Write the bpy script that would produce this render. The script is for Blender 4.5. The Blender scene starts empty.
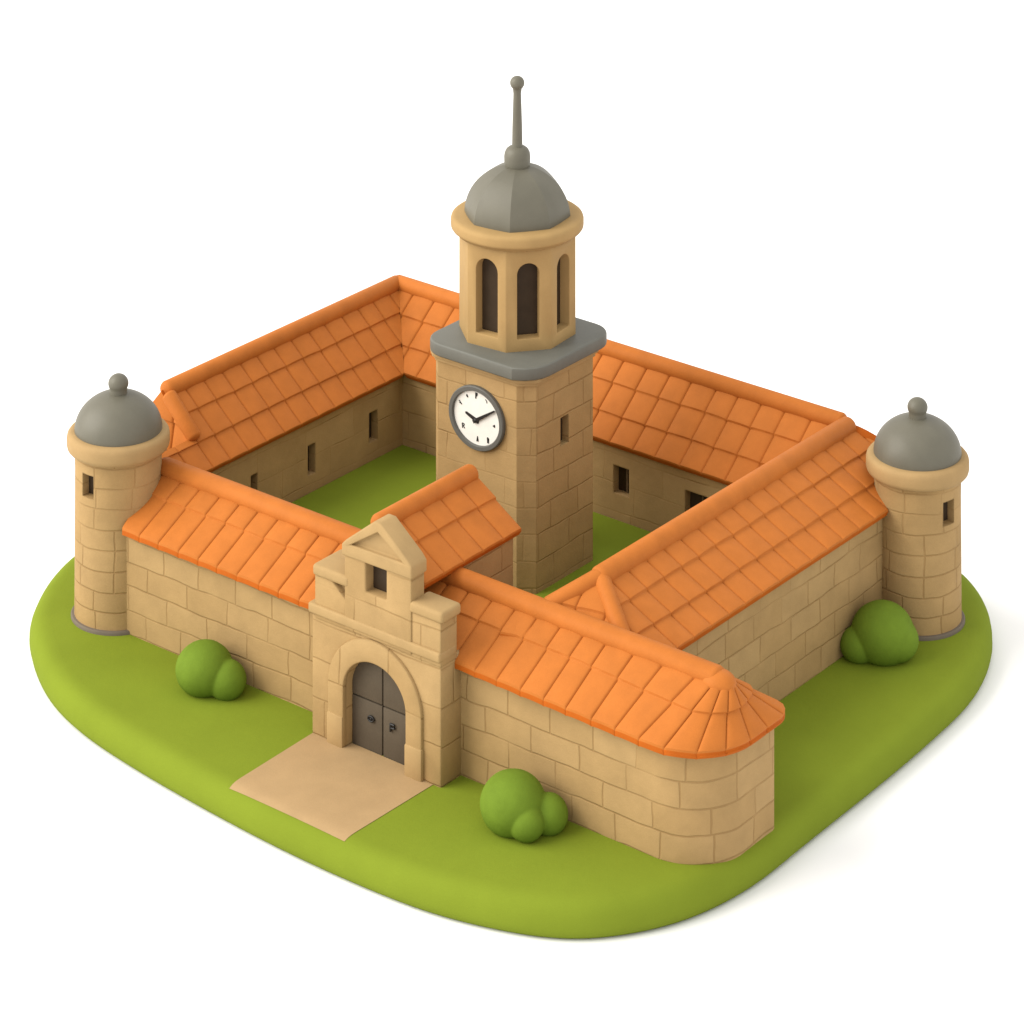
# Small walled fortress on a rounded lawn, seen from above on a white surface.
# Everything is modelled in "model units" (u) and scaled by S into metres.
import bpy, bmesh, math, random
from mathutils import Vector, Matrix
from mathutils.bvhtree import BVHTree

S = 0.01
PI = math.pi
C = bpy.context.scene.collection
random.seed(7)
AZ, EL, DIST = math.radians(38.5), math.radians(25.92), 3420.0
RIGHT = Vector((math.cos(AZ), math.sin(AZ), 0))
AWAY = Vector((-math.sin(AZ), math.cos(AZ), 0))


# ------------------------------------------------------------------ materials
def nodes_of(name):
    m = bpy.data.materials.new(name)
    m.use_nodes = True
    nt = m.node_tree
    b = nt.nodes['Principled BSDF']
    return m, nt, b


def N(nt, t, **kw):
    n = nt.nodes.new(t)
    for k, v in kw.items():
        setattr(n, k, v)
    return n


def mathn(nt, op, a, b=None, clamp=False):
    n = N(nt, 'ShaderNodeMath', operation=op, use_clamp=clamp)
    for i, v in enumerate((a, b)):
        if v is None:
            continue
        if isinstance(v, (int, float)):
            n.inputs[i].default_value = v
        else:
            nt.links.new(v, n.inputs[i])
    return n.outputs[0]


def mixc(nt, fac, a, b):
    n = N(nt, 'ShaderNodeMix', data_type='RGBA')
    if isinstance(fac, (int, float)):
        n.inputs[0].default_value = fac
    else:
        nt.links.new(fac, n.inputs[0])
    for i, v in ((6, a), (7, b)):
        if isinstance(v, (tuple, list)):
            n.inputs[i].default_value = (*v[:3], 1)
        else:
            nt.links.new(v, n.inputs[i])
    return n.outputs[2]


def noise(nt, vec, scale, detail=3, rough=.55, out=0):
    n = N(nt, 'ShaderNodeTexNoise')
    n.inputs['Scale'].default_value = scale
    n.inputs['Detail'].default_value = detail
    n.inputs['Roughness'].default_value = rough
    if vec is not None:
        nt.links.new(vec, n.inputs['Vector'])
    return n.outputs[out]


def ramp(nt, fac, lo, hi, a=0., b=1.):
    n = N(nt, 'ShaderNodeMapRange')
    n.inputs[1].default_value = lo
    n.inputs[2].default_value = hi
    n.inputs[3].default_value = a
    n.inputs[4].default_value = b
    nt.links.new(fac, n.inputs[0])
    return n.outputs[0]


def scale_col(nt, col, fac):
    n = N(nt, 'ShaderNodeVectorMath', operation='SCALE')
    nt.links.new(col, n.inputs[0])
    nt.links.new(fac, n.inputs['Scale'])
    return n.outputs[0]


def plain(name, col, rough=.6, var=.08, nscale=6., grain=.05, bump=.25, spec=.3, col2=None):
    """Mottled painted / clay-like surface: two tones, fine grain and a soft bump."""
    m, nt, b = nodes_of(name)
    co = N(nt, 'ShaderNodeTexCoord').outputs['Object']
    c2 = col2 or tuple(c * (1 - var * 2) for c in col)
    big = ramp(nt, noise(nt, co, nscale), .3, .7)
    c = mixc(nt, big, col, c2)
    fine = noise(nt, co, 120, 2)
    c = scale_col(nt, c, ramp(nt, fine, .25, .75, 1 - grain, 1 + grain))
    nt.links.new(c, b.inputs['Base Color'])
    b.inputs['Roughness'].default_value = rough
    b.inputs['Specular IOR Level'].default_value = spec
    bp = N(nt, 'ShaderNodeBump')
    bp.inputs['Strength'].default_value = bump
    bp.inputs['Distance'].default_value = .006
    mixh = mathn(nt, 'ADD', noise(nt, co, 14, 4), mathn(nt, 'MULTIPLY', fine, .35))
    nt.links.new(mixh, bp.inputs['Height'])
    nt.links.new(bp.outputs[0], b.inputs['Normal'])
    return m


STONE = (.352, .230, .103)


def stone(name, bw, bh, seed=0., col=STONE, faint=0.0, mort=1.15, wob=2.2):
    """Coursed blocks laid out in the UV map (u along the wall, v up, model units)."""
    m, nt, b = nodes_of(name)
    uv = N(nt, 'ShaderNodeUVMap').outputs[0]
    add = N(nt, 'ShaderNodeVectorMath', operation='ADD')
    nt.links.new(uv, add.inputs[0])
    add.inputs[1].default_value = (seed * 37.3, seed * 0.0, seed * 11.)
    p0 = add.outputs[0]
    # hand-cut, slightly wandering joints
    d = noise(nt, p0, .02, 2, .5, out=1)
    d2 = N(nt, 'ShaderNodeVectorMath', operation='SUBTRACT')
    nt.links.new(d, d2.inputs[0]); d2.inputs[1].default_value = (.5, .5, .5)
    d3 = N(nt, 'ShaderNodeVectorMath', operation='SCALE')
    nt.links.new(d2.outputs[0], d3.inputs[0]); d3.inputs['Scale'].default_value = wob * 3
    ad2 = N(nt, 'ShaderNodeVectorMath', operation='ADD')
    nt.links.new(p0, ad2.inputs[0]); nt.links.new(d3.outputs[0], ad2.inputs[1])
    p = ad2.outputs[0]
    br = N(nt, 'ShaderNodeTexBrick', offset=.5, offset_frequency=2, squash=.9, squash_frequency=3)
    br.inputs['Scale'].default_value = 1
    br.inputs['Brick Width'].default_value = bw
    br.inputs['Row Height'].default_value = bh
    br.inputs['Mortar Size'].default_value = mort
    br.inputs['Mortar Smooth'].default_value = .7
    br.inputs['Bias'].default_value = 0
    br.inputs['Color1'].default_value = (*col, 1)
    br.inputs['Color2'].default_value = (col[0] * .93, col[1] * .91, col[2] * .87, 1)
    br.inputs['Mortar'].default_value = (col[0] * .95, col[1] * .93, col[2] * .9, 1)
    nt.links.new(p, br.inputs['Vector'])
    fac = br.outputs['Fac']
    keep = ramp(nt, noise(nt, p0, .012, 2), .36 + faint * .12, .50 + faint * .16, .28 - .2 * faint, 1.)
    joint = mathn(nt, 'MULTIPLY', fac, keep, True)
    mort_c = (col[0] * .62, col[1] * .55, col[2] * .46)
    c = mixc(nt, mathn(nt, 'MULTIPLY', joint, .52), br.outputs['Color'], mort_c)
    blot = ramp(nt, noise(nt, p0, .03, 4, .6), .3, .7, .90, 1.07)
    c = scale_col(nt, c, blot)
    fine = noise(nt, p0, .9, 2)
    c = scale_col(nt, c, ramp(nt, fine, .25, .75, .955, 1.045))
    nt.links.new(c, b.inputs['Base Color'])
    b.inputs['Roughness'].default_value = .72
    b.inputs['Specular IOR Level'].default_value = .06
    hgt = mathn(nt, 'SUBTRACT',
                mathn(nt, 'ADD', mathn(nt, 'MULTIPLY', noise(nt, p0, .06, 4, .6), .9), mathn(nt, 'MULTIPLY', fine, .13)),
                mathn(nt, 'MULTIPLY', joint, 1.0))
    bp = N(nt, 'ShaderNodeBump')
    bp.inputs['Strength'].default_value = .55
    bp.inputs['Distance'].default_value = .012
    nt.links.new(hgt, bp.inputs['Height'])
    bev = N(nt, 'ShaderNodeBevel', samples=3)
    bev.inputs['Radius'].default_value = .022
    nt.links.new(bev.outputs[0], bp.inputs['Normal'])
    nt.links.new(bp.outputs[0], b.inputs['Normal'])
    return m


M_WALL = stone('coursed_stone', 54, 24)
M_WALL2 = stone('coursed_stone_side', 52, 24.5, 1.7)
M_INNER = stone('plain_stone', 78, 30, 2.9, faint=.75)
M_TOWER = stone('tower_stone', 50, 27, 4.3, faint=.3)
M_ROUND = stone('round_tower_stone', 42, 20.5, 6.1, faint=.15)
M_GATE = stone('gate_stone', 88, 36, 8.2, col=(.358, .236, .107), faint=.5)
M_TRIM = plain('smooth_stone', (.362, .240, .109), .7, .06, 5, .04, .35, .06)
M_CUP = plain('yellow_stone', (.352, .227, .094), .62, .05, 4, .035, .2, .08)
M_ROOF = plain('orange_clay', (.438, .137, .026), .55, .06, 5, .045, .22, .07)
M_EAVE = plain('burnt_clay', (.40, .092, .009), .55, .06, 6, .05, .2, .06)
M_LEAD = plain('grey_lead', (.118, .109, .080), .5, .06, 4, .04, .2, .35)
M_SLATE = plain('grey_slate', (.120, .119, .100), .55, .05, 4, .04, .25, .3)
M_DOOR = plain('grey_door', (.090, .070, .048), .6, .06, 6, .06, .3, .1)
M_DARK = plain('dark_window', (.042, .026, .013), .6, .1, 8, .04, .1, .2)
M_BLACK = plain('black_iron', (.016, .014, .013), .5, .1, 8, .04, .1, .3)
M_RIM = plain('clock_rim', (.10, .097, .085), .5, .05, 8, .04, .1, .35)
M_DIAL = plain('clock_dial', (.70, .685, .63), .6, .03, 9, .03, .05, .2)
M_GRASS = plain('mown_grass', (.170, .218, .020), .8, .05, 1.2, .05, .35, .03)
M_BUSH = plain('bush_green', (.128, .196, .020), .75, .08, 4, .06, .35, .05)
M_PATH = plain('sand_path', (.375, .25, .125), .85, .05, 3, .06, .3, .1)
M_FOOT = plain('grey_footing', (.15, .12, .09), .7, .06, 6, .05, .3, .2)


# ------------------------------------------------------------------ builders
def root(name, label, cat, loc, group=None):
    o = bpy.data.objects.new(name, None)
    o.empty_display_size = .2
    C.objects.link(o)
    o.location = Vector(loc) * S
    o['label'] = label
    o['category'] = cat
    if group:
        o['group'] = group
    return o


def world_base(o):
    v = Vector((0, 0, 0))
    while o is not None:
        v += o.location
        o = o.parent
    return v


def to_mesh(bm, name='m'):
    me = bpy.data.meshes.new(name)
    bm.to_mesh(me)
    return me


def evaluated(me, setup, others=()):
    """Run modifiers on a mesh (no operators) and hand back the resulting mesh."""
    o = bpy.data.objects.new('tmp', me)
    C.objects.link(o)
    tmp = []
    for k, b in enumerate(others):
        q = bpy.data.objects.new('tmpcut', to_mesh(b))
        C.objects.link(q)
        tmp.append(q)
    setup(o, tmp)
    bpy.context.view_layer.update()
    dg = bpy.context.evaluated_depsgraph_get()
    out = bpy.data.meshes.new_from_object(o.evaluated_get(dg))
    for q in [o] + tmp:
        d = q.data
        bpy.data.objects.remove(q)
        bpy.data.meshes.remove(d)
    return out


def uv_box(co, n):
    if abs(n.z) > .8:
        return co.x, co.y
    if abs(n.x) > abs(n.y):
        return co.y + 13, co.z
    return co.x, co.z


def uv_round(cx, cy, R):
    def f(co, n, c=None):
        if abs(n.z) > .8:
            return co.x, co.y
        a = math.atan2(co.y - cy, co.x - cx)
        if c is not None:
            a0 = math.atan2(c.y - cy, c.x - cx)
            while a - a0 > PI: a -= 2 * PI
            while a - a0 < -PI: a += 2 * PI
        return a * R, co.z
    f.center = True
    return f


def obj(name, bm, mats, parent=None, uv=None, cut=(), bevel=0., seg=2, angle=38, smooth=True, mods=None):
    me = to_mesh(bm, name)
    bm.free()
    if cut or bevel or mods:
        def setup(o, tmp):
            for q in tmp:
                md = o.modifiers.new('b', 'BOOLEAN')
                md.operation = 'DIFFERENCE'
                md.object = q
                md.solver = 'EXACT'
            if mods:
                mods(o)
            if bevel:
                md = o.modifiers.new('v', 'BEVEL')
                md.width = bevel
                md.segments = seg
                md.limit_method = 'ANGLE'
                md.angle_limit = math.radians(40)
                md.use_clamp_overlap = True
                md.harden_normals = False
        me2 = evaluated(me, setup, cut)
        me2.name = name
        me = me2
    if uv:
        lay = me.uv_layers.new(name='UVMap') if not me.uv_layers else me.uv_layers[0]
        for p in me.polygons:
            n = p.normal
            for li in p.loop_indices:
                co = me.vertices[me.loops[li].vertex_index].co
                lay.data[li].uv = uv(co, n, p.center) if getattr(uv, 'center', False) else uv(co, n)
    base = world_base(parent) if parent else None
    o = bpy.data.objects.new(name, me)
    C.objects.link(o)
    if parent:
        o.parent = parent
        off = base / S
    else:
        lo = Vector((min(v.co.x for v in me.vertices), min(v.co.y for v in me.vertices), min(v.co.z for v in me.vertices)))
        hi = Vector((max(v.co.x for v in me.vertices), max(v.co.y for v in me.vertices), 0))
        off = Vector(((lo.x + hi.x) / 2, (lo.y + hi.y) / 2, lo.z))
        o.location = off * S
    me.transform(Matrix.Scale(S, 4) @ Matrix.Translation(-off))
    for m in (mats if isinstance(mats, (list, tuple)) else [mats]):
        me.materials.append(m)
    for p in me.polygons:
        p.use_smooth = smooth
    if smooth:
        me.set_sharp_from_angle(angle=math.radians(angle))
    me.update()
    return o


def box(bm, x0, x1, y0, y1, z0, z1):
    vs = [bm.verts.new(p) for p in ((x0, y0, z0), (x1, y0, z0), (x1, y1, z0), (x0, y1, z0),
                                    (x0, y0, z1), (x1, y0, z1), (x1, y1, z1), (x0, y1, z1))]
    for f in ((3, 2, 1, 0), (4, 5, 6, 7), (0, 1, 5, 4), (1, 2, 6, 5), (2, 3, 7, 6), (3, 0, 4, 7)):
        bm.faces.new([vs[i] for i in f])
    return vs


def prism(bm, pts, ext):
    """Extrude a closed 3-D polygon by a vector."""
    ext = Vector(ext)
    a = [bm.verts.new(p) for p in pts]
    b = [bm.verts.new(Vector(p) + ext) for p in pts]
    n = len(a)
    bm.faces.new(a[::-1])
    bm.faces.new(b)
    for i in range(n):
        bm.faces.new((a[i], a[(i + 1) % n], b[(i + 1) % n], b[i]))
    bmesh.ops.recalc_face_normals(bm, faces=bm.faces[:])


def lathe(bm, prof, cx, cy, n=64, rot=0.):
    rings = []
    for r, z in prof:
        if r < 1e-6:
            rings.append([bm.verts.new((cx, cy, z))])
        else:
            rings.append([bm.verts.new((cx + r * math.cos(rot + 2 * PI * k / n), cy + r * math.sin(rot + 2 * PI * k / n), z)) for k in range(n)])
    for A, B in zip(rings, rings[1:]):
        for k in range(n):
            j = (k + 1) % n
            if len(A) == 1 and len(B) == 1:
                continue
            if len(A) == 1:
                bm.faces.new((A[0], B[j], B[k]))
            elif len(B) == 1:
                bm.faces.new((A[k], A[j], B[0]))
            else:
                bm.faces.new((A[k], A[j], B[j], B[k]))
    for R_, fl in ((rings[0], True), (rings[-1], False)):
        if len(R_) > 1:
            bm.faces.new(R_[::-1] if fl else R_)
    bmesh.ops.recalc_face_normals(bm, faces=bm.faces[:])


def tube(bm, pts, r, n=16, flat=1.0, cap=.55):
    """Rounded bar along a polyline (closed, domed ends). flat squashes it vertically."""
    pts = [Vector(p) for p in pts]
    rings = []
    def ring(c, d, rr):
        s = d.cross(Vector((0, 0, 1)))
        if s.length < 1e-4:
            s = Vector((1, 0, 0))
        s.normalize()
        t = s.cross(d).normalized()
        return [bm.verts.new(c + s * rr * math.cos(2 * PI * k / n) + t * rr * flat * math.sin(2 * PI * k / n)) for k in range(n)]
    d0 = (pts[1] - pts[0]).normalized()
    d1 = (pts[-1] - pts[-2]).normalized()
    for q in (1., .8, .45):
        rings.append(ring(pts[0] - d0 * r * cap * q, d0, r * math.sqrt(max(0, 1 - q * q)) if q < 1 else r * .12))
    for i, p in enumerate(pts):
        d = d0 if i == 0 else d1 if i == len(pts) - 1 else ((pts[i + 1] - p).normalized() + (p - pts[i - 1]).normalized()).normalized()
        rings.append(ring(p, d, r))
    for q in (.45, .8, 1.):
        rings.append(ring(pts[-1] + d1 * r * cap * q, d1, r * math.sqrt(max(0, 1 - q * q)) if q < 1 else r * .12))
    for A, B in zip(rings, rings[1:]):
        for k in range(n):
            j = (k + 1) % n
            bm.faces.new((A[k], A[j], B[j], B[k]))
    bm.faces.new(rings[0][::-1])
    bm.faces.new(rings[-1])
    bmesh.ops.recalc_face_normals(bm, faces=bm.faces[:])


def ball(bm, c, r, sx=1., sy=1., sz=1., sub=4):
    M = Matrix.Translation(c) @ Matrix.Diagonal((r * sx, r * sy, r * sz, 1))
    bmesh.ops.create_icosphere(bm, subdivisions=sub, radius=1, matrix=M)


# --- clay tiles: every tile is a shallow cushion, each course lapping over the one below
A_S = (0., .028, .05, .1, .25, .5, .75, .9, .95, .972)
B_S = (0., .035, .08, .2, .5, .8, .94, .985)


def tile_h(a, b, k):
    cush = 1 - abs(2 * a - 1) ** 16
    up = min(1., b / .05)
    crown = 1 - (2 * a - 1) ** 2
    return 0.2 + 1.7 * cush * (.6 + .4 * up) + .95 * crown + 2.3 * (1 - b) * min(1., b / .03 + .35) + k * (a - .5) * .5


def tile_breaks(total, pitch, rnd, phase=0.):
    n = max(1, round(total / pitch))
    us = [0.]
    for i in range(1, n):
        us.append(total * i / n + rnd.uniform(-.05, .05) * pitch + phase)
    us.append(total)
    return us


def tile_sheet(surf, ulen, pitch, rows, seed, skew=0.0):
    """surf(u, v)->(point, normal). Returns bmesh sheet (open) with layer of base points."""
    rnd = random.Random(seed)
    bm = bmesh.new()
    vs_ = []
    for r in range(len(rows) - 1):
        for b in B_S:
            vs_.append((r, b, rows[r] + (rows[r + 1] - rows[r]) * b))
    vs_.append((len(rows) - 2, 1., rows[-1]))
    brks = tile_breaks(ulen, pitch, rnd)
    us = []
    for i in range(len(brks) - 1):
        k = rnd.uniform(-.5, .5)
        for a in A_S:
            us.append((i, a, k))
    us.append((len(brks) - 2, 1., 0.))
    jit = [[rnd.uniform(-1, 1) for _ in range(len(brks))] for _ in range(len(rows))]
    grid = []
    for (r, b, v) in vs_:
        row = []
        for (i, a, k) in us:
            u0, u1 = brks[i], brks[i + 1]
            u = u0 + (u1 - u0) * a
            # course lines sag a little from tile to tile
            sag = (jit[r][i] * (1 - a) + jit[r][min(i + 1, len(brks) - 1)] * a) * .006 if 0 < r else 0
            vv = v + sag * (1 - b)
            p, n = surf(u, max(0., vv))
            row.append(bm.verts.new(p + n * tile_h(a, b, k)))
        grid.append(row)
    for j in range(len(grid) - 1):
        for i in range(len(us) - 1):
            bm.faces.new((grid[j][i], grid[j][i + 1], grid[j + 1][i + 1], grid[j + 1][i]))
    return bm


def thicken(bm, drop, mat_side=1):
    """Close an open sheet: skirt and underside, moved by drop(co)."""
    top = bm.faces[:]
    vmap = {}
    for v in bm.verts[:]:
        vmap[v] = bm.verts.new(drop(v.co))
    bedges = [e for e in bm.edges if len(e.link_faces) == 1]
    for e in bedges:
        l = e.link_loops[0]
        a, b = l.vert, l.link_loop_next.vert
        f = bm.faces.new((b, a, vmap[a], vmap[b]))
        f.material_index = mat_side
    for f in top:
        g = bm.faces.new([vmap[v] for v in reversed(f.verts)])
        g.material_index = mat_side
    return bm


def slope(dst, O, U, V, ulen, vlen, rows, pitch=30., t=4.6, clips=(), seed=0):
    """Planar tiled slope. O at the eave, U along it, V up the slope; clips = (point, normal) keep side n<0."""
    O, U, V = Vector(O), Vector(U).normalized(), Vector(V).normalized()
    Nn = U.cross(V).normalized()
    bm = tile_sheet(lambda u, v: (O + U * u + V * (v * vlen), Nn), ulen, pitch, rows, seed)
    for co, no in clips:
        bmesh.ops.bisect_plane(bm, geom=bm.verts[:] + bm.edges[:] + bm.faces[:], dist=1e-4, plane_co=Vector(co), plane_no=Vector(no), clear_outer=True)
    thicken(bm, lambda co: co - Nn * ((co - O).dot(Nn) + t))
    me = to_mesh(bm)
    bm.free()
    dst.from_mesh(me)
    bpy.data.meshes.remove(me)


def caps(parent, segs, name='ridge_cap'):
    for pts, r, fl in segs:
        b = bmesh.new()
        tube(b, pts, r, 20, fl)
        obj(name, b, M_ROOF, parent, angle=50)


def window_slit(parent, x0, x1, y0, y1, z0, z1, name='window', frame=None):
    b = bmesh.new()
    box(b, x0, x1, y0, y1, z0, z1)
    o = obj(name, b, M_DARK, parent, smooth=False)
    return o


def cutbox(*a):
    b = bmesh.new()
    box(b, *a)
    return b


# ------------------------------------------------------------------ setting
def ground():
    b = bmesh.new()
    vs = [b.verts.new((x, y, -32.4)) for x, y in ((-30000, -30000), (30000, -30000), (30000, 30000), (-30000, 30000))]
    b.faces.new(vs)
    m, nt, bs = nodes_of('white_surface')
    bs.inputs['Base Color'].default_value = (.84, .84, .84, 1)
    bs.inputs['Roughness'].default_value = .9
    bs.inputs['Specular IOR Level'].default_value = .0
    o = obj('ground', b, m, smooth=False)
    o['kind'] = 'structure'
    o['label'] = 'plain white surface under the whole model'


OUT = [(-181, 102), (-160, 41.5), (-122, -18), (-94.5, -46), (-52, -78), (4.5, -110), (66.5, -129), (123, -138.5), (190, -147), (298, -156),
       (389.5, -159), (466.5, -156.5), (529.5, -150), (599, -128.5), (644, -103.5), (680, -61.5), (705.5, -10), (718, 61.5), (716, 126),
       (715, 200), (713.5, 305.5), (709, 384), (703.5, 451), (685, 516.5), (663, 561.5), (634.5, 602), (602.5, 631), (570.5, 651),
       (500, 662), (300, 655), (100, 645), (-60, 625), (-140, 560), (-176, 440), (-192, 300), (-192, 190)]


def smooth_loop(pts, n=6):
    out = []
    L = len(pts)
    for i in range(L):
        p0, p1, p2, p3 = (Vector(pts[(i + k) % L]) for k in (-1, 0, 1, 2))
        for j in range(n):
            t = j / n
            out.append(.5 * ((2 * p1) + (p2 - p0) * t + (2 * p0 - 5 * p1 + 4 * p2 - p3) * t * t + (3 * p1 - p0 - 3 * p2 + p3) * t ** 3))
    for _ in range(14):
        out = [(out[i - 1] + out[i] * 2 + out[(i + 1) % len(out)]) / 4 for i in range(len(out))]
    return out


def lawn():
    loop = smooth_loop(OUT)
    n = len(loop)
    nor = []
    for i in range(n):
        d = (loop[(i + 1) % n] - loop[i - 1]).normalized()
        nor.append(Vector((d.y, -d.x)))
    prof = [(8, -32), (4, -31), (1.2, -28), (0, -23), (.2, -17), (1.2, -12), (3.0, -8), (5.6, -4.9), (8.8, -2.6), (12.6, -1.1), (17, -.3), (22, 0)]
    b = bmesh.new()
    rings = []
    for ins, z in prof:
        rings.append([b.verts.new((loop[i].x - nor[i].x * ins, loop[i].y - nor[i].y * ins, z)) for i in range(n)])
    for A, B in zip(rings, rings[1:]):
        for i in range(n):
            j = (i + 1) % n
            b.faces.new((A[i], A[j], B[j], B[i]))
    b.faces.new(rings[-1])
    b.faces.new(rings[0][::-1])
    bmesh.ops.recalc_face_normals(b, faces=b.faces[:])
    b.verts.index_update()
    top_v = [v.co.copy() for v in b.verts]
    top_f = [[v.index for v in f.verts] for f in b.faces]
    o = obj('lawn', b, M_GRASS, angle=60)
    o['kind'] = 'structure'
    o['label'] = 'thick rounded slab of green lawn under the fortress'
    b = bmesh.new()
    box(b, -37, 434, 121, 467, -2, 22)
    o = obj('courtyard_lawn', b, M_GRASS, smooth=False)
    o['kind'] = 'structure'
    o['label'] = 'raised green lawn inside the walled courtyard'
    b = bmesh.new()
    tree = BVHTree.FromPolygons(top_v, top_f)
    n_ = 28
    c00, c10, c11, c01 = Vector((272.7, -20)), Vector((275, -146)), Vector((417.5, -148.5)), Vector((421, -20))
    gv = []
    for i in range(n_ + 1):
        row = []
        for j in range(n_ + 1):
            u, v = i / n_, j / n_
            p = c00 * (1 - u) * (1 - v) + c10 * u * (1 - v) + c11 * u * v + c01 * (1 - u) * v
            hit = tree.ray_cast(Vector((p.x, p.y, 50)), Vector((0, 0, -1)))[0]
            row.append(b.verts.new((p.x, p.y, (hit.z if hit else 0) + .4)))
        gv.append(row)
    for i in range(n_):
        for j in range(n_):
            b.faces.new((gv[i][j], gv[i + 1][j], gv[i + 1][j + 1], gv[i][j + 1]))
    o = obj('path', b, M_PATH, angle=60)
    o['kind'] = 'structure'
    o['label'] = 'short sandy path in front of the arched gate'


# ------------------------------------------------------------------ wings
def front_wing():
    t = root('fortress_wing', 'front range with rounded right end and two rows of roof tiles beside the gatehouse', 'building', (340, 60, 0), 'tiled wings round the courtyard')
    # wall: straight front, half-round right end
    X0, XE, YB = 650., 706., 112.
    def outline(g, n1=22, n2=10):
        """front-right corner, flat end and back-right corner, grown outwards by g"""
        r1, r2 = 56. + g, 9. + g
        o = [(X0 + r1 * math.sin(PI / 2 * k / n1), 56 - r1 * math.cos(PI / 2 * k / n1)) for k in range(n1 + 1)]
        o += [(XE + g - r2 + r2 * math.cos(PI / 2 * k / n2), YB + g - r2 + r2 * math.sin(PI / 2 * k / n2)) for k in range(n2 + 1)]
        return o
    pts = [(-28, 0)] + outline(0) + [(-28, YB)]
    b = bmesh.new()
    prism(b, [(x, y, -3) for x, y in pts], (0, 0, 104))
    def uv(co, n, c):
        if abs(n.z) > .8:
            return co.x, co.y
        if c.x > X0 + .01 and c.y < 53:
            a = math.atan2(max(0., co.x - X0), max(1e-4, 53 - co.y))
            return X0 + a * 53, co.z
        if c.x > XE - 10:
            return X0 + PI / 2 * 53 + co.y - 53, co.z
        if abs(n.x) > .8:
            return co.y, co.z
        return co.x, co.z
    uv.center = True
    obj('wall', b, M_WALL, t, uv=uv, angle=30)
    b = bmesh.new()
    prism(b, [(-28, 2, 98), (-28, 110, 98), (-28, 60, 133)], (680, 0, 0))
    obj('gable', b, M_WALL2, t, uv=uv_box, smooth=False)
    # roof: one ruled sheet running round the end
    ox = 8.
    raw = outline(ox, 90, 40)
    ends, acc = [raw[0]], [0.]
    for p in raw[1:]:
        if math.dist(p, ends[-1]) < 1e-6:
            continue
        m = max(1, int(math.dist(p, ends[-1]) / 2))
        q0 = ends[-1]
        for k in range(1, m + 1):
            q = (q0[0] + (p[0] - q0[0]) * k / m, q0[1] + (p[1] - q0[1]) * k / m)
            acc.append(acc[-1] + math.dist(q, ends[-1]))
            ends.append(q)
    NE = len(ends) - 1
    XB = ends[-1][0]
    L1 = X0 + 30
    arc = acc[-1]
    tot = L1 + arc + XB + 30
    ZE, ZR = 105., 144.
    RX = 681.
    def eave(u):
        if u < L1:
            return Vector((-30 + u, -ox, ZE))
        if u < L1 + arc:
            q = u - L1
            k = min(NE - 1, max(0, next(i for i in range(NE) if acc[i + 1] >= q)))
            f = (q - acc[k]) / (acc[k + 1] - acc[k])
            return Vector((ends[k][0] * (1 - f) + ends[k + 1][0] * f, ends[k][1] * (1 - f) + ends[k + 1][1] * f, ZE))
        return Vector((XB - (u - L1 - arc), YB + ox, ZE))
    def ridge(u):
        e = eave(u)
        if L1 <= u < L1 + arc:
            a = PI * ((u - L1) / arc)
            return Vector((RX - 7 + 16 * math.sin(a), 60 - 9 * math.cos(a), ZR - 3))
        if u < L1:
            f = max(0., 1 - (L1 - u) / 100)
            return Vector((e.x + (RX - 7 - X0) * f * f, 60 - 9 * f, ZR - 3 * f))
        f = max(0., 1 - (u - L1 - arc) / 150)
        return Vector((e.x + (RX - 7 - XB) * f * f, 60 + 9 * f, ZR - 3 * f))
    def surf(u, v):
        e, r = eave(u), ridge(u)
        e.z -= 4. * max(0., min(1., (e.x - 400) / 280))      # the eave sags a little towards the bastion
        p = e.lerp(r, v)
        e2, e1 = eave(min(tot, u + 1)), eave(max(0, u - 1))
        n = (e2 - e1).cross(r - e).normalized()
        return p, n
    bm = tile_sheet(surf, tot, 26.8, (0, .565, 1.), 3)
    bmesh.ops.bisect_plane(bm, geom=bm.verts[:] + bm.edges[:] + bm.faces[:], dist=1e-4, plane_co=(0, -8, 0), plane_no=(-.976, -.215, 0), clear_outer=True)
    def drop(co):
        # flat underside parallel to the slope
        q = co.copy()
        q.z -= 4.8
        return q
    thicken(bm, drop)
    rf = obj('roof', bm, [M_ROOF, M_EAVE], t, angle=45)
    caps(rf, [([(-8, 60, ZR), (311, 60, ZR)], 11.4, .87), ([(355, 60, ZR), (RX - 6, 60, ZR - 1)], 11.4, .87)])
    b = bmesh.new()
    ball(b, (RX - 4, 60, ZR - 4.5), 15, 1.15, .95, .72, 4)
    obj('ridge_end', b, M_ROOF, rf, angle=60)
    return t


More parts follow.
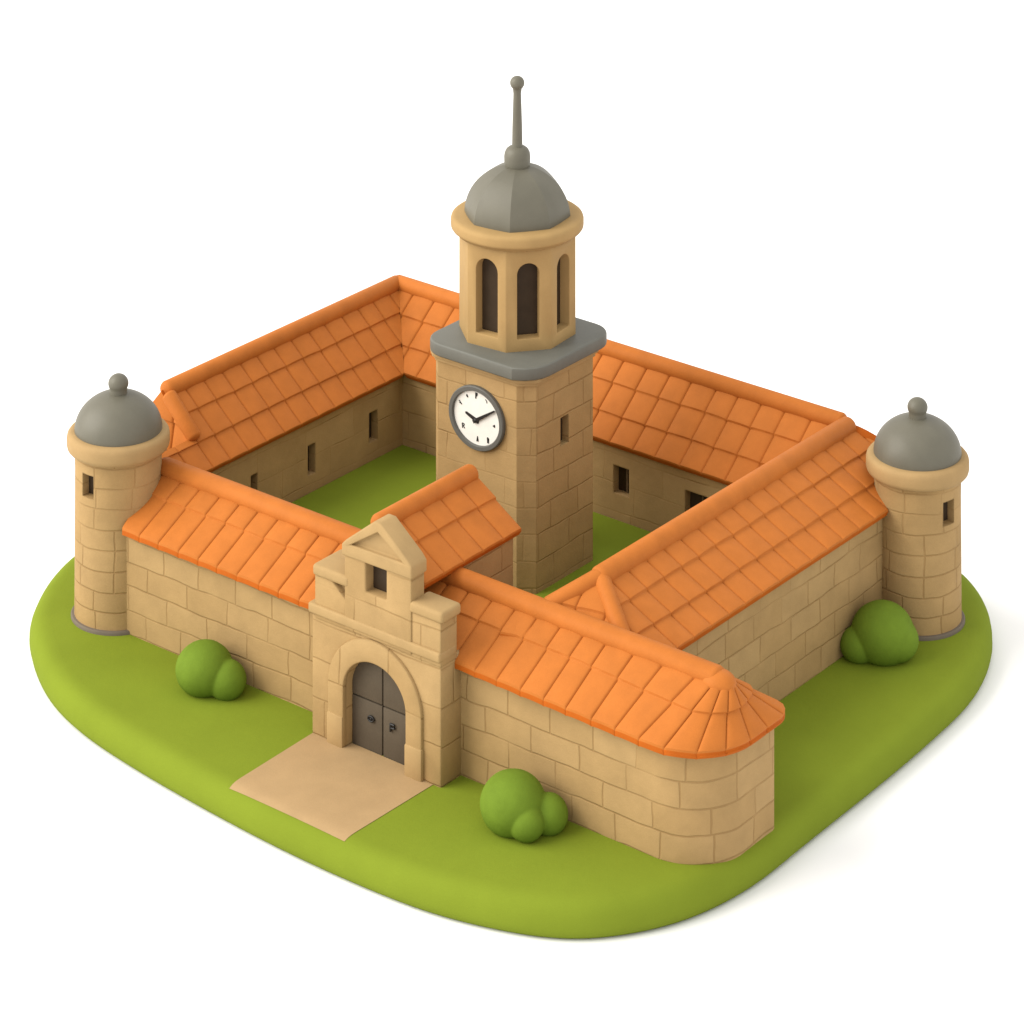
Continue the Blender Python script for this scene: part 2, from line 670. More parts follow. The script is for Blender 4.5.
def right_wing():
    t = root('fortress_wing', 'right-hand range, its long outer roof slope facing the bush by the far tower', 'building', (507, 300, 0), 'tiled wings round the courtyard')
    b = bmesh.new()
    prism(b, [(435, 60, -3), (584, 60, -3), (584, 60, 118), (552, 60, 118), (446, 60, 99), (435, 60, 99)], (0, 512, 0))
    obj('wall', b, M_WALL2, t, uv=uv_box, smooth=False)
    b = bmesh.new()
    prism(b, [(437, 108, 98), (582, 108, 117), (507, 108, 156)], (0, 430, 0))
    obj('gable', b, M_WALL2, t, uv=uv_box, smooth=False)
    b = bmesh.new()
    zr, ze, zi = 164.5, 119.5, 102.
    A = Vector((507, 111, zr))
    d1, d2 = Vector((-31, -49, -22)), Vector((50.6, -34.6, -24.7))
    nR = Vector((-.564, -.825, 0))
    nL = Vector((.845, -.535, 0))
    V = Vector((-85, 0, zr - ze)); vl = V.length
    rear = (Vector((507, 534, 0)), Vector((-.37, .929, 0)))
    slope(b, (592, 30, ze), (0, 1, 0), V, 560, vl, (0, .315, .64, 1.), 27.5, clips=[(A, nR), rear], seed=11)
    V2 = Vector((80, 0, zr - zi))
    slope(b, (427, 531, zi), (0, -1, 0), V2, 466, V2.length, (0, .32, .65, 1.), 30, clips=[(A, nL)], seed=12)
    # canted front hip
    n = d1.cross(d2)
    if n.z < 0:
        n = -n
    n.normalize()
    U = Vector((-n.y, n.x, 0)).normalized()
    V3 = n.cross(U).normalized()
    O = A - V3 * 80 - U * 70
    slope(b, O, U, V3, 150, 80, (0, .52, 1.), 31, clips=[(A, -nL), (A, -nR)], seed=13)
    rf = obj('roof', b, [M_ROOF, M_EAVE], t, angle=45)
    z0 = zr - 1
    caps(rf, [([(507, 111, z0), (507, 533, z0)], 11, 1.)])
    caps(rf, [([A + Vector((0, 0, -1)), A + d1 * .86 + Vector((0, 0, -1))], 9.5, 1.), ([A + Vector((1, 0, -1)), A + d2 * 1.15 + Vector((0, 0, -1))], 8.5, 1.)], 'hip_cap')
    return t


def back_wing():
    t = root('fortress_wing', 'rear range behind the clock tower, its tiled slope facing the courtyard', 'building', (200, 534, 0), 'tiled wings round the courtyard')
    b = bmesh.new()
    box(b, -137, 583, 468, 577, -3, 103)
    wins = ((255.3, 275.8, 49.5, 79), (348.5, 377.5, 49, 78))
    cuts = [cutbox(x0, x1, 462, 480, z0, z1) for x0, x1, z0, z1 in wins]
    obj('wall', b, M_INNER, t, uv=uv_box, cut=cuts, smooth=False)
    for x0, x1, z0, z1 in wins:
        w = window_slit(t, x0 + .2, x1 - .2, 477, 482, z0 + .2, z1 - .2)
        fb = bmesh.new()
        xm = x0 + (x1 - x0) * .6
        box(fb, xm - 1., xm + 1., 475.5, 478, z0 + .1, z1 - .1)
        obj('mullion', fb, M_FRAME, w, smooth=False)
    b = bmesh.new()
    prism(b, [(-126, 470, 102), (-126, 575, 102), (-126, 534, 154)], (700, 0, 0))
    obj('gable', b, M_INNER, t, uv=uv_box, smooth=False)
    b = bmesh.new()
    zr, ze = 166.5, 103.
    V = Vector((0, 73, zr - ze)); vl = V.length
    val = (Vector((-101, 534, 0)), Vector((-73, -71, 0)))     # valley with the left range
    slope(b, (-101, 461, ze), (1, 0, 0), V, 596, vl, (0, .3, .63, 1.), 29.5, clips=[val], seed=21)
    V2 = Vector((0, -50, zr - ze))
    rear = (Vector((507, 534, 0)), Vector((.37, -.929, 0)))
    lhip = (Vector((-101, 534, 0)), Vector((-50, -45, 0)))
    slope(b, (600, 584, ze), (-1, 0, 0), V2, 746, V2.length, (0, .32, .65, 1.), 30, clips=[(Vector((590, 0, 0)), Vector((1, 0, 0))), lhip, rear], seed=22)
    rf = obj('roof', b, [M_ROOF, M_EAVE], t, angle=45)
    caps(rf, [([(-101, 534, zr), (499, 534, zr)], 9.5, 1.)])
    return t


def left_wing():
    t = root('fortress_wing', 'left-hand range with three narrow slit windows facing the courtyard', 'building', (-101, 320, 0), 'tiled wings round the courtyard')
    b = bmesh.new()
    box(b, -140, -38, 112, 578, -3, 103)
    sl = [(220.2, 230.3, 45, 71.8), (310.3, 322.4, 40.5, 73), (411, 425.4, 42, 75)]
    cuts = [cutbox(-51, -31, y0, y1, z0, z1) for y0, y1, z0, z1 in sl]
    obj('wall', b, M_INNER, t, uv=uv_box, cut=cuts, smooth=False)
    for y0, y1, z0, z1 in sl:
        window_slit(t, -53, -47, y0 + .2, y1 - .2, z0 + .2, z1 - .2)
    b = bmesh.new()
    prism(b, [(-139, 158, 102), (-40, 158, 102), (-101, 158, 153)], (0, 422, 0))
    obj('gable', b, M_INNER, t, uv=uv_box, smooth=False)
    b = bmesh.new()
    zr, ze = 166.5, 103.
    V = Vector((-71, 0, zr - ze)); vl = V.length
    val = (Vector((-101, 534, 0)), Vector((73, 71, 0)))
    # courtyard slope: upper part stops at the verge, lower part runs on to the front range
    slope(b, (-30, 153, ze), (0, 1, 0), V, 412, vl, (0, .32, .655, 1.), 28, clips=[val], seed=31)
    slope(b, (-30, 70, ze), (0, 1, 0), V, 83.5, vl * .4, (0, .8, 1.), 29.5, seed=32)
    V2 = Vector((45, 0, zr - ze))
    lhip = (Vector((-101, 534, 0)), Vector((45, 50, 0)))
    slope(b, (-146, 592, ze), (0, -1, 0), V2, 442, V2.length, (0, .32, .655, 1.), 30, clips=[lhip], seed=33)
    # small steep end facet beside the round tower
    A = Vector((-101, 153, 168))
    slope(b, (-150, 146.5, 112), (1, 0, 0), (0, 6, 56), 104, 58, (0, .5, 1.), 34, t=5, clips=[(A, Vector((38, 0, 44))), (A, Vector((-53, 0, 42)))], seed=34)
    rf = obj('roof', b, [M_ROOF, M_EAVE], t, angle=45)
    caps(rf, [([(-101, 159, zr), (-101, 532, zr)], 9.5, 1.)])
    caps(rf, [([(-93, 154, zr - 3), (-56, 152, zr - 35)], 8, 1.)], 'hip_cap')
    return t


# ------------------------------------------------------------------ gatehouse
def arch_pts(cx, hw, zs, zb, n=20, fl=1.):
    p = [(cx - hw, zb), (cx + hw, zb)]
    for k in range(n + 1):
        a = PI * k / n
        p.append((cx + hw * math.cos(a), zs + fl * hw * math.sin(a)))
    return p


def gatehouse():
    t = root('gatehouse', 'stepped stone gatehouse with a pediment, small square window and arched grey double door', 'gatehouse', (351, 0, 0))
    YF = -29.
    # main body
    b = bmesh.new()
    box(b, 271.5, 430, YF, 4, -2, 113.5)
    acx, ahw, azs, FL = 351.5, 38., 56., .9
    c = bmesh.new()
    prism(c, [(x, YF - 12, z) for x, z in arch_pts(acx, ahw, azs, -8, 20, FL)], (0, 26, 0))
    obj('wall', b, M_GATE, t, uv=uv_box, cut=[c], bevel=2.2, seg=2)
    # stepped upper wall: shoulders and centre block
    for q in ((276, 334, YF - 1, 8, 110, 152), (380, 430.6, YF - 1, -6, 110, 152)):
        b = bmesh.new()
        box(b, *q)
        notch = bmesh.new()
        prism(notch, [(296, YF - 6, 152.5), (314, YF - 6, 139), (314, YF - 6, 152.5)], (0, 12, 0))
        obj('shoulder_wall', b, M_GATE, t, uv=uv_box, cut=[notch] if q[0] < 300 else (), bevel=1.6, seg=2)
        notch.free() if q[0] > 300 else None
    for x0, x1, y1, z in ((274.5, 320, 10, 151), (394, 434, -3.5, 151)):
        b = bmesh.new()
        box(b, x0, x1, YF - 3.2, y1, z, z + 10.8)
        obj('coping', b, M_TRIM, t, bevel=3.2, seg=3)
    # centre block with the window
    b = bmesh.new()
    prism(b, [(314.5, YF - 2.5, 112), (396.5, YF - 2.5, 112), (396.5, YF - 2.5, 186), (314.5, YF - 2.5, 186)], (0, 19.5, 0))
    w = (340.5, 366, 154, 182)
    cut = cutbox(w[0], w[1], YF - 10, YF + 11, w[2], w[3])
    obj('pediment_wall', b, M_GATE, t, uv=uv_box, cut=[cut], bevel=1.6, seg=2)
    window_slit(t, w[0] + .2, w[1] - .2, YF + 9, YF + 12, w[2] + .2, w[3] - .2)
    # pediment: raking cornice round a sunk triangle, on a flat band
    b = bmesh.new()
    y0, y1 = YF - 4.6, YF + 18.5
    prism(b, [(312.6, y0, 181.5), (398.4, y0, 182.5), (398.4, y0, 194), (393, y0, 199.5), (361, y0, 223.5), (352.5, y0, 223.5), (318, y0, 197), (312.6, y0, 192)], (0, y1 - y0, 0))
    tri = bmesh.new()
    prism(tri, [(323.5, y0 - 5, 193.5), (387.5, y0 - 5, 195), (356.8, y0 - 5, 214.5)], (0, 10.2, 0))
    obj('pediment', b, M_TRIM, t, cut=[tri], bevel=1.8, seg=3)
    # string course
    b = bmesh.new()
    box(b, 269.3, 431, YF - 3.5, -7, 114.5, 124.3)
    obj('string_course', b, M_TRIM, t, bevel=2.2, seg=3)
    # archivolt with plinth blocks
    b = bmesh.new()
    ohw = 57.5
    o_ = [(acx + ohw * math.cos(PI * k / 28), azs + 55 * math.sin(PI * k / 28)) for k in range(29)]
    i_ = [(acx + ahw * math.cos(PI * k / 28), azs + FL * ahw * math.sin(PI * k / 28)) for k in range(29)]
    poly = [(acx + ohw, -2)] + o_ + [(acx - ohw, -2), (acx - ahw, -2)] + i_[::-1] + [(acx + ahw, -2)]
    n = len(poly)
    A = [b.verts.new((x, YF - 3.2, z)) for x, z in poly]
    B = [b.verts.new((x, YF + 3, z)) for x, z in poly]
    outer = [0] + list(range(1, 30)) + [30]
    inner = [n - 1] + list(range(n - 2, 31, -1)) + [31]
    for k in range(len(outer) - 1):
        o0, o1, i0, i1 = outer[k], outer[k + 1], inner[k], inner[k + 1]
        b.faces.new((A[o0], A[o1], A[i1], A[i0]))
        b.faces.new((B[o0], B[i0], B[i1], B[o1]))
        b.faces.new((A[o1], A[o0], B[o0], B[o1]))
        b.faces.new((A[i0], A[i1], B[i1], B[i0]))
    b.faces.new((A[outer[0]], A[inner[0]], B[inner[0]], B[outer[0]]))
    b.faces.new((A[inner[-1]], A[outer[-1]], B[outer[-1]], B[inner[-1]]))
    bmesh.ops.recalc_face_normals(b, faces=b.faces[:])
    obj('archivolt', b, M_ARCH, t, uv=uv_box, bevel=1.5, seg=2)
    for x0, x1 in ((acx - ohw - .6, acx - ahw - .2), (acx + ahw - .6, acx + ohw + .8)):
        b = bmesh.new()
        box(b, x0, x1, YF - 4.4, YF + 2, -2, 29.5)
        obj('plinth', b, M_TRIM, t, bevel=2, seg=2)
    # door: two leaves, each with a rail groove and an iron handle
    yd = YF + 9.5
    for s in (-1, 1):
        b = bmesh.new()
        half = [(acx + s * .7, -1)]
        half.append((acx + s * (ahw - .3), -1))
        for k in range(21):
            a = (PI / 2) * k / 20
            half.append((acx + s * max(.7, (ahw - .3) * math.cos(a)), azs + FL * (ahw - .3) * math.sin(a)))
        # split in an upper and a lower panel with a thin gap
        zg = 46.
        lo = [half[0], half[1], (acx + s * (ahw - .3), zg), (acx + s * .7, zg)]
        up = [(acx + s * .7, zg + 1.2), (acx + s * (ahw - .3), zg + 1.2)] + half[2:]
        for pl in (lo, up):
            prism(b, [(x, yd, z) for x, z in pl], (0, 5, 0))
        lf = obj('door', b, M_DOOR, t, bevel=.7, seg=2)
        hx, hz = acx + s * 13.2, 31
        hb = bmesh.new()
        if s < 0:
            for k in range(12):
                a0, a1 = 2 * PI * k / 12, 2 * PI * (k + 1) / 12
                tube(hb, [(hx + 3.4 * math.cos(a0), yd - 1.4, hz + 2.4 * math.sin(a0)), (hx + 3.4 * math.cos(a1), yd - 1.4, hz + 2.4 * math.sin(a1))], .9, 6, 1, .3)
            ball(hb, (hx, yd - 1, hz), 1.4, sub=2)
        else:
            tube(hb, [(hx - 2.4, yd - 1.4, hz + 3.4), (hx - 2.4, yd - 1.4, hz - 4)], 1.1, 6, 1, .3)
            tube(hb, [(hx - 2.4, yd - 1.4, hz + 3), (hx + 2.2, yd - 1.4, hz + 3), (hx + 2.8, yd - 1.4, hz), (hx - 1.6, yd - 1.4, hz - .6)], 1.0, 6, 1, .3)
        obj('handle', hb, M_BLACK, lf)
    b = bmesh.new()
    box(b, acx - ahw - 1, acx + ahw + 1, yd + 4.5, yd + 7, -1, 91)
    obj('door_backing', b, M_DARK, t, smooth=False)
    # block behind the facade, carrying the cross roof that sits on the front range
    zr, ze = 195., 154.5
    b = bmesh.new()
    prism(b, [(290, 62, 20), (372, 62, 20), (372, 62, 152), (318, 62, 186), (290, 62, 153)], (0, 88, 0))
    prism(b, [(292, -14, 100), (348, -14, 100), (348, -14, 166), (318, -14, 184), (292, -14, 153)], (0, 77, 0))
    obj('rear_wall', b, M_WALL2, t, uv=uv_box, smooth=False)
    b = bmesh.new()
    V = Vector((-60, 0, zr - ze)); vl = V.length
    slope(b, (378, 9, ze), (0, 1, 0), V, 146, vl, (0, .53, 1.), 29, seed=41)
    V2 = Vector((34, 0, 40))
    slope(b, (284, 155, zr - 40), (0, -1, 0), V2, 146, V2.length, (0, .53, 1.), 29, seed=42)
    rf = obj('roof', b, [M_ROOF, M_EAVE], t, angle=45)
    caps(rf, [([(318, 14, zr), (318, 151, zr)], 9.5, 1.)])
    return t


# ------------------------------------------------------------------ towers
TC = (225.5, 341.3)


def rounded_rect(x0, x1, y0, y1, r, n=6, ch=None):
    pts = []
    for cx, cy, a0 in ((x1 - r, y0 + r, -PI / 2), (x1 - r, y1 - r, 0), (x0 + r, y1 - r, PI / 2), (x0 + r, y0 + r, PI)):
        for k in range(n + 1):
            a = a0 + PI / 2 * k / n
            pts.append((cx + r * math.cos(a), cy + r * math.sin(a)))
    return pts


def clock_tower():
    t = root('clock_tower', 'tall square clock tower with arcaded lantern, grey dome and long finial', 'tower', (235.5, 330, 22))
    x0, x1, y0, y1 = 167., 296., 271., 391.
    c1, c2 = 15.5, 13.
    oct_ = [(x0 + 10, y0), (x1 - c1, y0), (x1, y0 + c2), (x1, y1 - c2), (x1 - c1, y1), (x0 + c1, y1), (x0, y1 - c2), (x0, y0 + 9)]
    b = bmesh.new()
    prism(b, [(x, y, 20) for x, y in oct_], (0, 0, 221))
    slit = cutbox(285, 300, 323.4, 336.8, 158, 186.7)
    def uv(co, n):
        if abs(n.z) > .8:
            return co.x, co.y
        if n.x > .9 or n.x < -.9:
            return co.y + 28, co.z
        if abs(n.x) > .3:
            return (co.x * .62 + co.y * .78) - 190 + 12, co.z
        return co.x, co.z
    obj('wall', b, M_TOWER, t, uv=uv, cut=[slit], smooth=False)
    window_slit(t, 283, 288, 323.6, 336.6, 158.2, 186.5)
    # moulding and slate slab
    def grow(d):
        cx, cy = (x0 + x1) / 2, (y0 + y1) / 2
        return [(cx + (x - cx) * (1 + d / 60), cy + (y - cy) * (1 + d / 60)) for x, y in oct_]
    b = bmesh.new()
    prism(b, [(x, y, 232.5) for x, y in grow(2.2)], (0, 0, 8))
    prism(b, [(x, y, 236.5) for x, y in grow(4.5)], (0, 0, 4.6))
    obj('moulding', b, M_TRIM, t, bevel=1.2, seg=2)
    b = bmesh.new()
    sl = []
    gx0, gx1, gy0, gy1 = x0 - 6, x1 + 10, y0 - 10, y1 + 15
    rr = 26
    sl += [(gx1 - 24, gy0), (gx1 - 13, gy0 + 6.5), (gx1 - 6, gy0 + 14), (gx1 - 1.6, gy0 + 23), (gx1, gy0 + 33)]   # crisp front corner, eased to the right
    for cx, cy, a0 in ((gx1 - rr, gy1 - rr, 0), (gx0 + rr, gy1 - rr, PI / 2), (gx0 + rr, gy0 + rr, PI)):
        for k in range(8):
            a = a0 + PI / 2 * k / 7
            sl.append((cx + rr * math.cos(a), cy + rr * math.sin(a)))
    prism(b, [(x, y, 241) for x, y in sl], (0, 0, 13.5))
    obj('slab', b, M_SLATE, t, bevel=2.6, seg=3, angle=28)
    # octagonal lantern with arched openings
    R8 = 61.6
    a_v = [AZ - math.radians(d) for d in (11, 56, 101, 146, 191, 236, 281, 326)]
    # screen angle d (clockwise towards the viewer) -> world direction
    def sdir(d, R):
        a = math.radians(d)
        v = RIGHT * math.cos(a) - AWAY * math.sin(a)
        return Vector((TC[0] + v.x * R, TC[1] + v.y * R))
    ring = [sdir(d, R8) for d in (11, 56, 101, 146, 191, 236, 281, 326)]
    b = bmesh.new()
    prism(b, [(p.x, p.y, 253) for p in ring], (0, 0, 107))
    cuts = []
    panes = []
    for d in (33.5, 78.5, 123.5, 213.5, 258.5, 303.5, 348.5):
        m = sdir(d, R8 * math.cos(PI / 8))
        nrm = Vector((m.x - TC[0], m.y - TC[1], 0)).normalized()
        sd = Vector((-nrm.y, nrm.x, 0))
        hw = 13.2 if d == 123.5 else 11.6
        prof = arch_pts(0, hw, 332.5, 267, 12, .95)
        c = bmesh.new()
        prism(c, [Vector((m.x, m.y, 0)) + nrm * 6 + sd * x + Vector((0, 0, z)) for x, z in prof], -nrm * 19)
        cuts.append(c)
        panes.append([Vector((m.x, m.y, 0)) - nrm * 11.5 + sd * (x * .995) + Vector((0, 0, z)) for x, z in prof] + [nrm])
    lan = obj('lantern', b, M_CUP, t, cut=cuts, bevel=1.1, seg=2, angle=30)
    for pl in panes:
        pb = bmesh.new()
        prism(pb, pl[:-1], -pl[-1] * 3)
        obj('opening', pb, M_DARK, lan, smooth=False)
    # round cornice
    b = bmesh.new()
    prof = [(50, 357.4), (62, 357.6), (64, 358.6), (65.4, 361.4), (67.8, 362), (68.8, 363.4), (69, 365.2), (69, 370.4), (68.3, 372.6), (66.4, 374), (63.5, 374.6), (40, 374.8)]
    lathe(b, prof, TC[0], TC[1], 96)
    obj('cornice', b, M_CUP, t, angle=50)
    # ribbed dome: eight smooth gores meeting in creases
    b = bmesh.new()
    nr, ns = 22, 6
    dirs = (11, 56, 101, 146, 191, 236, 281, 326)
    rows = []
    for k in range(nr + 1):
        a = PI / 2 * k / nr
        rr_, z = 55.5 * math.cos(a), 373 + 53. * math.sin(a)
        row = []
        for i in range(8):
            d0, d1 = dirs[i] - 3, dirs[i] + 42
            for j in range(ns):
                f = j / ns
                ang = d0 + (d1 - d0) * f
                chord = math.cos(PI / 8) / math.cos(math.radians(45 * (f - .5)))
                q = chord * .75 + .25
                p = sdir(ang, max(rr_, .3) * q)
                row.append(b.verts.new((p.x, p.y, z)))
        rows.append(row)
    for A, B in zip(rows, rows[1:]):
        for k in range(len(A)):
            j = (k + 1) % len(A)
            b.faces.new((A[k], A[j], B[j], B[k]))
    b.faces.new(rows[0])
    b.faces.new(rows[-1])
    bmesh.ops.recalc_face_normals(b, faces=b.faces[:])
    dm = obj('dome', b, M_LEAD, t, angle=9)
    # finial
    b = bmesh.new()
    prof = [(0, 413), (10.2, 417.5), (12.4, 421.5), (13.6, 427), (13.8, 433.5), (13.2, 438), (11.4, 441.6), (8.6, 443.8), (5.6, 444.8), (5.5, 446), (5.2, 464), (4.1, 499), (4.6, 503)]
    prof += [(7.6 * math.cos(q), 510. + 7.2 * math.sin(q)) for q in [(-50 + 14 * k) * PI / 180 for k in range(10)]] + [(0, 517.3)]
    lathe(b, prof, TC[0], TC[1], 32)
    obj('finial', b, M_LEAD, t, angle=50)
    # clock on the front face
    ck = bmesh.new()
    ccx, ccz, yc = 230.3, 187.6, y0
    R0, R1, OV = 36., 30.2, .9
    segs = 64
    prof2 = [(R1, 0), (R1, -3.2), (R1 + .9, -4.6), (R0 - 1, -4.6), (R0, -3.6), (R0, 0)]
    rings = []
    for r_, yy in prof2:
        rings.append([ck.verts.new((ccx + r_ * math.cos(2 * PI * k / segs), yc + yy, ccz + r_ * OV * math.sin(2 * PI * k / segs))) for k in range(segs)])
    for A, B in zip(rings, rings[1:]):
        for k in range(segs):
            j = (k + 1) % segs
            ck.faces.new((A[k], A[j], B[j], B[k]))
    bmesh.ops.recalc_face_normals(ck, faces=ck.faces[:])
    clk = obj('clock', ck, M_RIM, t, angle=35)
    b = bmesh.new()
    prism(b, [(ccx + (R1 + .5) * math.cos(2 * PI * k / segs), yc + 1, ccz + (R1 + .5) * OV * math.sin(2 * PI * k / segs)) for k in range(segs)], (0, -2.8, 0))
    obj('dial', b, M_DIAL, clk, smooth=False)
    yd = yc - 1.9
    # hour marks, the small worn strokes they are
    def st(x, z, segs_, w=.75):
        mb = bmesh.new()
        for (ax, az, bx, bz) in segs_:
            tube(mb, [(x + ax, yd, z + az), (x + bx, yd, z + bz)], w, 6, 1, .4)
        obj('hour_mark', mb, M_BLACK, clk)
    P = lambda ang, r=23.5: (ccx + r * math.sin(math.radians(ang)), ccz + r * OV * math.cos(math.radians(ang)))
    st(*P(-2, 25), [(-.9, 2.6, 1.2, 2.6), (-.6, 2.6, -.6, -2.8), (-.9, .2, 1., .2), (1.2, 2.4, .9, .6)])
    st(*P(29, 25), [(-1, 2, .9, .4), (.9, .4, .8, -1.2)], .5)
    st(*P(-31, 25), [(-.6, 1.2, .8, -.8), (-.6, .2, .6, .4)], .9)
    st(*P(-62, 24.5), [(-1.8, 1.9, 1.6, -1.3), (-1., -.6, .2, .6)], .65)
    st(*P(97, 22.5), [(-1.2, 0, 1, 1.2), (-1.2, 0, 1, -1), (.8, 1, .8, -1)], .6)
    st(*P(-127, 22.5), [(-1.4, 2.2, -1., -2.6), (-1.2, 2.2, 1.2, 1.8), (1.2, 1.8, .8, .1), (-1.2, -.1, 1.1, .1), (.2, -.8, 1.9, -2.4)], .55)
    st(*P(178, 23.5), [(0, 2.6, -.9, -2.4), (0, 2.6, .9, -2.2), (-.6, -1, .7, -1)], .6)
    st(*P(146, 25.5), [(-.2, 2.8, .2, -2.6), (.7, 2.2, .6, -2.4)], .9)
    def hand(x_, z_, w0, w1, yy):
        d = Vector((x_ - hc[0], 0, z_ - hc[1]))
        L = d.length
        d.normalize()
        s_ = Vector((-d.z, 0, d.x))
        c0 = Vector((hc[0], yy, hc[1])) - d * 3.5
        e = Vector((x_, yy, z_))
        hb = bmesh.new()
        prism(hb, [c0 + s_ * w0, e + s_ * w1, e + d * 1.5, e - s_ * w1, c0 - s_ * w0], (0, -1.1, 0))
        return hb
    hc = (ccx - .9, ccz - 2.4)
    obj('hand', hand(216.5, 189.8, 2.1, 1.2, yd + .2), M_BLACK, clk, smooth=False)
    obj('hand', hand(253.5, 200.6, 2.0, .9, yd - .9), M_BLACK, clk, smooth=False)
    b = bmesh.new()
    ball(b, (hc[0], yd - 1.2, hc[1]), 2.5, 1, .7, 1, 2)
    obj('hub', b, M_BLACK, clk)
    return t


def corner_tower(c, zd, phi, wz, label):
    """Round stone turret with a grey dome; zd = height of the dome's foot."""
    cx, cy = c
    t = root('corner_tower', label, 'tower', (cx, cy, 0), 'round towers at the corners of the fortress')
    b = bmesh.new()
    R = 44.2
    lathe(b, [(R + .6, -2), (R, 6), (R - .6, zd - 40), (R - .2, zd - 22), (R + .6, zd - 14)], cx, cy, 96)
    a = math.radians(phi)
    dv = RIGHT * math.cos(a) - AWAY * math.sin(a)
    sd = Vector((-dv.y, dv.x, 0))
    def wbox(r0, r1, hw, z0, z1):
        q = bmesh.new()
        p = Vector((cx, cy, 0))
        prism(q, [p + dv * r0 - sd * hw + Vector((0, 0, z0)), p + dv * r0 + sd * hw + Vector((0, 0, z0)),
                  p + dv * r0 + sd * hw + Vector((0, 0, z1)), p + dv * r0 - sd * hw + Vector((0, 0, z1))], dv * (r1 - r0))
        return q
    obj('wall', b, M_ROUND, t, uv=uv_round(cx, cy, R), cut=[wbox(33, 60, 7.6, wz[0], wz[1])], angle=30)
    obj('window', wbox(30, 34.5, 7.4, wz[0] + .2, wz[1] - .2), M_DARK, t, smooth=False)
    b = bmesh.new()
    lathe(b, [(R - 4, -2), (R + 3.6, -2), (R + 3.6, 2.2), (R + 2.6, 3.6), (R - 2, 3.8)], cx, cy, 96)
    obj('footing', b, M_FOOT, t, angle=50)
    b = bmesh.new()
    z = zd - 20.5
    prof = [(38, z - .2), (46.5, z), (49.4, z + 1), (51.2, z + 3), (51.9, z + 5.6), (51.9, z + 13), (51.3, z + 15.8), (49.8, z + 17.8), (47.4, z + 19), (44, z + 19.3), (36, z + 19.3)]
    lathe(b, prof, cx, cy, 96)
    obj('cornice', b, M_TRIM2, t, angle=60)
    b = bmesh.new()
    prof = [(44.3 * math.cos(PI / 2 * k / 24), zd - 1.5 + 37 * math.sin(PI / 2 * k / 24)) for k in range(24)] + [(0, zd + 35.5)]
    lathe(b, prof, cx, cy, 80)
    obj('dome', b, M_LEAD, t, angle=50)
    b = bmesh.new()
    zb = zd + 44.5
    prof = [(0, zb - 12), (9, zb - 11.5), (8.9, zb - 6)] + [(10.3 * math.cos(q), zb + 9.4 * math.sin(q)) for q in [math.radians(-28 + 10.5 * k) for k in range(11)]] + [(0, zb + 9.4)]
    lathe(b, prof, cx, cy, 40)
    obj('finial', b, M_LEAD, t, angle=50)
    return t


def bush(name_label, lobes, group):
    b = bmesh.new()
    for (x, y, z, r_, sz) in lobes:
        ball(b, (x, y, z), r_, 1, 1, sz, 4)
    def mods(o):
        m = o.modifiers.new('r', 'REMESH')
        m.mode = 'VOXEL'
        m.voxel_size = .9
        m = o.modifiers.new('s', 'SMOOTH')
        m.iterations = 6
        m.factor = .5
        tx = bpy.data.textures.new('lump', 'CLOUDS')
        tx.noise_scale = 16
        d = o.modifiers.new('d', 'DISPLACE')
        d.texture = tx
        d.strength = .6
    o = obj('bush', b, M_BUSH, None, mods=mods, angle=80)
    o['label'] = name_label
    o['category'] = 'bush'
    o['group'] = group
    return o


M_FRAME = plain('brown_frame', (.13, .085, .045), .6, .06, 8, .04, .1, .2)
M_ARCH = stone('arch_stone', 60, 58, 9.4, col=(.362, .240, .109), faint=.4)
M_TRIM2 = plain('tower_trim', (.352, .231, .104), .65, .05, 5, .04, .3, .08)

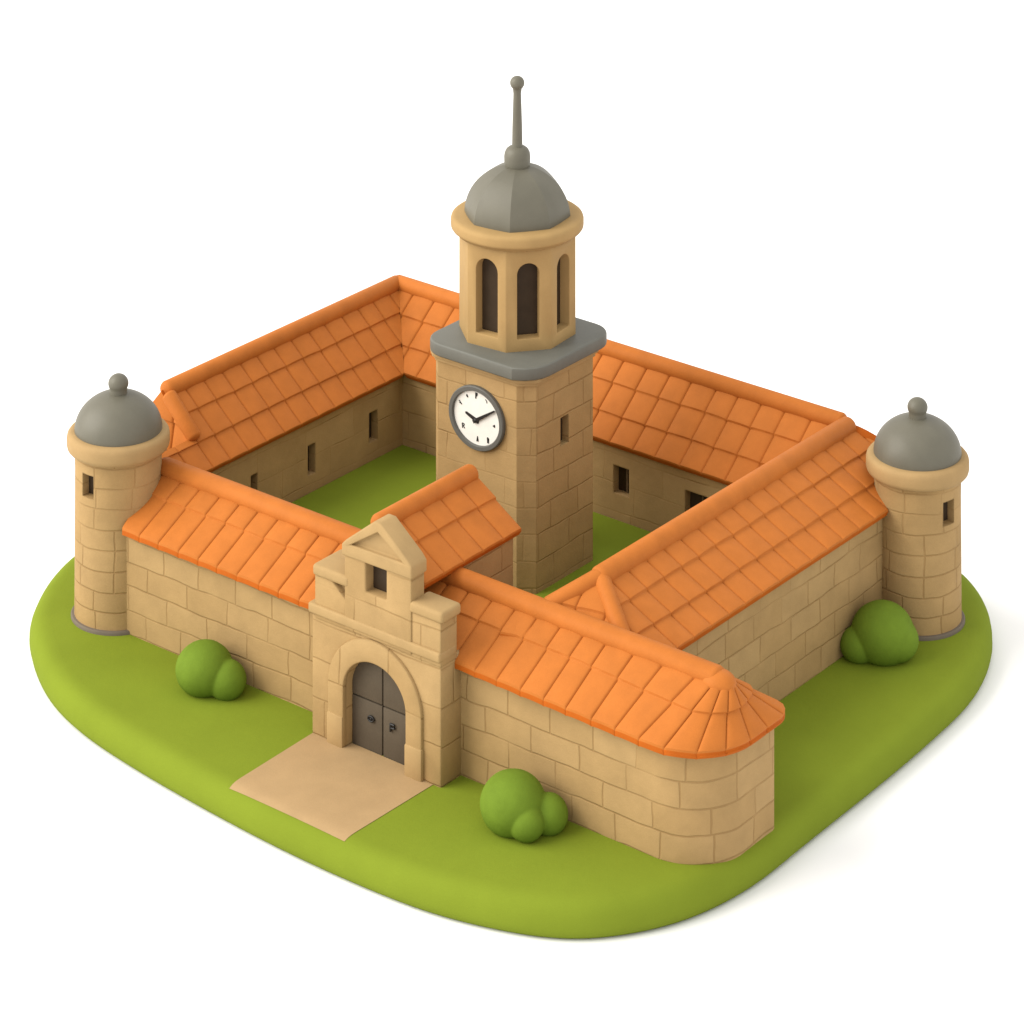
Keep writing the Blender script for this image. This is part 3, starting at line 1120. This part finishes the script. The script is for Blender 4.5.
ground()
lawn()
front_wing()
right_wing()
back_wing()
left_wing()
gatehouse()
clock_tower()
corner_tower((-39, 24.7), 188.4, 128, (132, 155), 'round grey-domed stone tower at the left end of the front wall')
corner_tower((599.9, 519.6), 168.6, 51, (109.5, 133.4), 'round grey-domed stone tower behind the bush at the far right corner')
G = 'clipped bushes on the lawn'
bush('two-lobed bush at the foot of the front wall left of the gatehouse', [(135, -32, 19.5, 28, .9), (159, -26, 13.5, 19, 1.0)], G)
bush('three-lobed bush at the foot of the front wall right of the gatehouse', [(522, -38.5, 20.5, 30, .92), (543, -46, 13.5, 16.5, .95), (549, -22, 13, 18, 1.)], G)
bush('large rounded bush between the outer right wall and the far round tower', [(614, 432, 22, 31.5, .96), (598, 414, 13, 19, .92), (625, 436, 18, 24, .9)], G)

# ------------------------------------------------------------------ light, world, camera
sc = bpy.context.scene
w = bpy.data.worlds.new('World')
sc.world = w
w.use_nodes = True
bg = w.node_tree.nodes['Background']
bg.inputs[0].default_value = (1.0, .985, .96, 1)
bg.inputs[1].default_value = 1.35

ld = bpy.data.lights.new('key_softbox', 'AREA')
ld.shape = 'DISK'
ld.size = 250.
lo = bpy.data.objects.new('key_softbox', ld)
C.objects.link(lo)
tgt = Vector((300, 200, 60)) * S
ldir = Vector((-.62, -.62, .56)).normalized()
lo.location = tgt + ldir * 250
lo.rotation_euler = (-ldir).to_track_quat('-Z', 'Y').to_euler()
KEY = 1.62          # irradiance / pi at the model
ld.energy = KEY * PI * PI * 250 ** 2 * 1.0
ld.color = (1.0, .965, .90)

cd = bpy.data.cameras.new('camera')
cam = bpy.data.objects.new('camera', cd)
C.objects.link(cam)
sc.camera = cam
# level view camera with a dropped (shifted) frame, so uprights stay parallel
HC = DIST * math.tan(EL)
cam.location = (-(128.5 - 512) * RIGHT - DIST * AWAY + Vector((0, 0, HC))) * S
cam.rotation_euler = Matrix((RIGHT, Vector((0, 0, 1)), -AWAY)).transposed().to_euler()
cd.shift_y = -(512 - (634 - HC)) / 1024
cd.sensor_width = 36
cd.lens = 36 * DIST / 1024
cd.clip_start = 1
cd.clip_end = 2000
sc.view_settings.view_transform = 'Standard'
sc.view_settings.look = 'None'
sc.view_settings.exposure = 0
sc.view_settings.gamma = 1
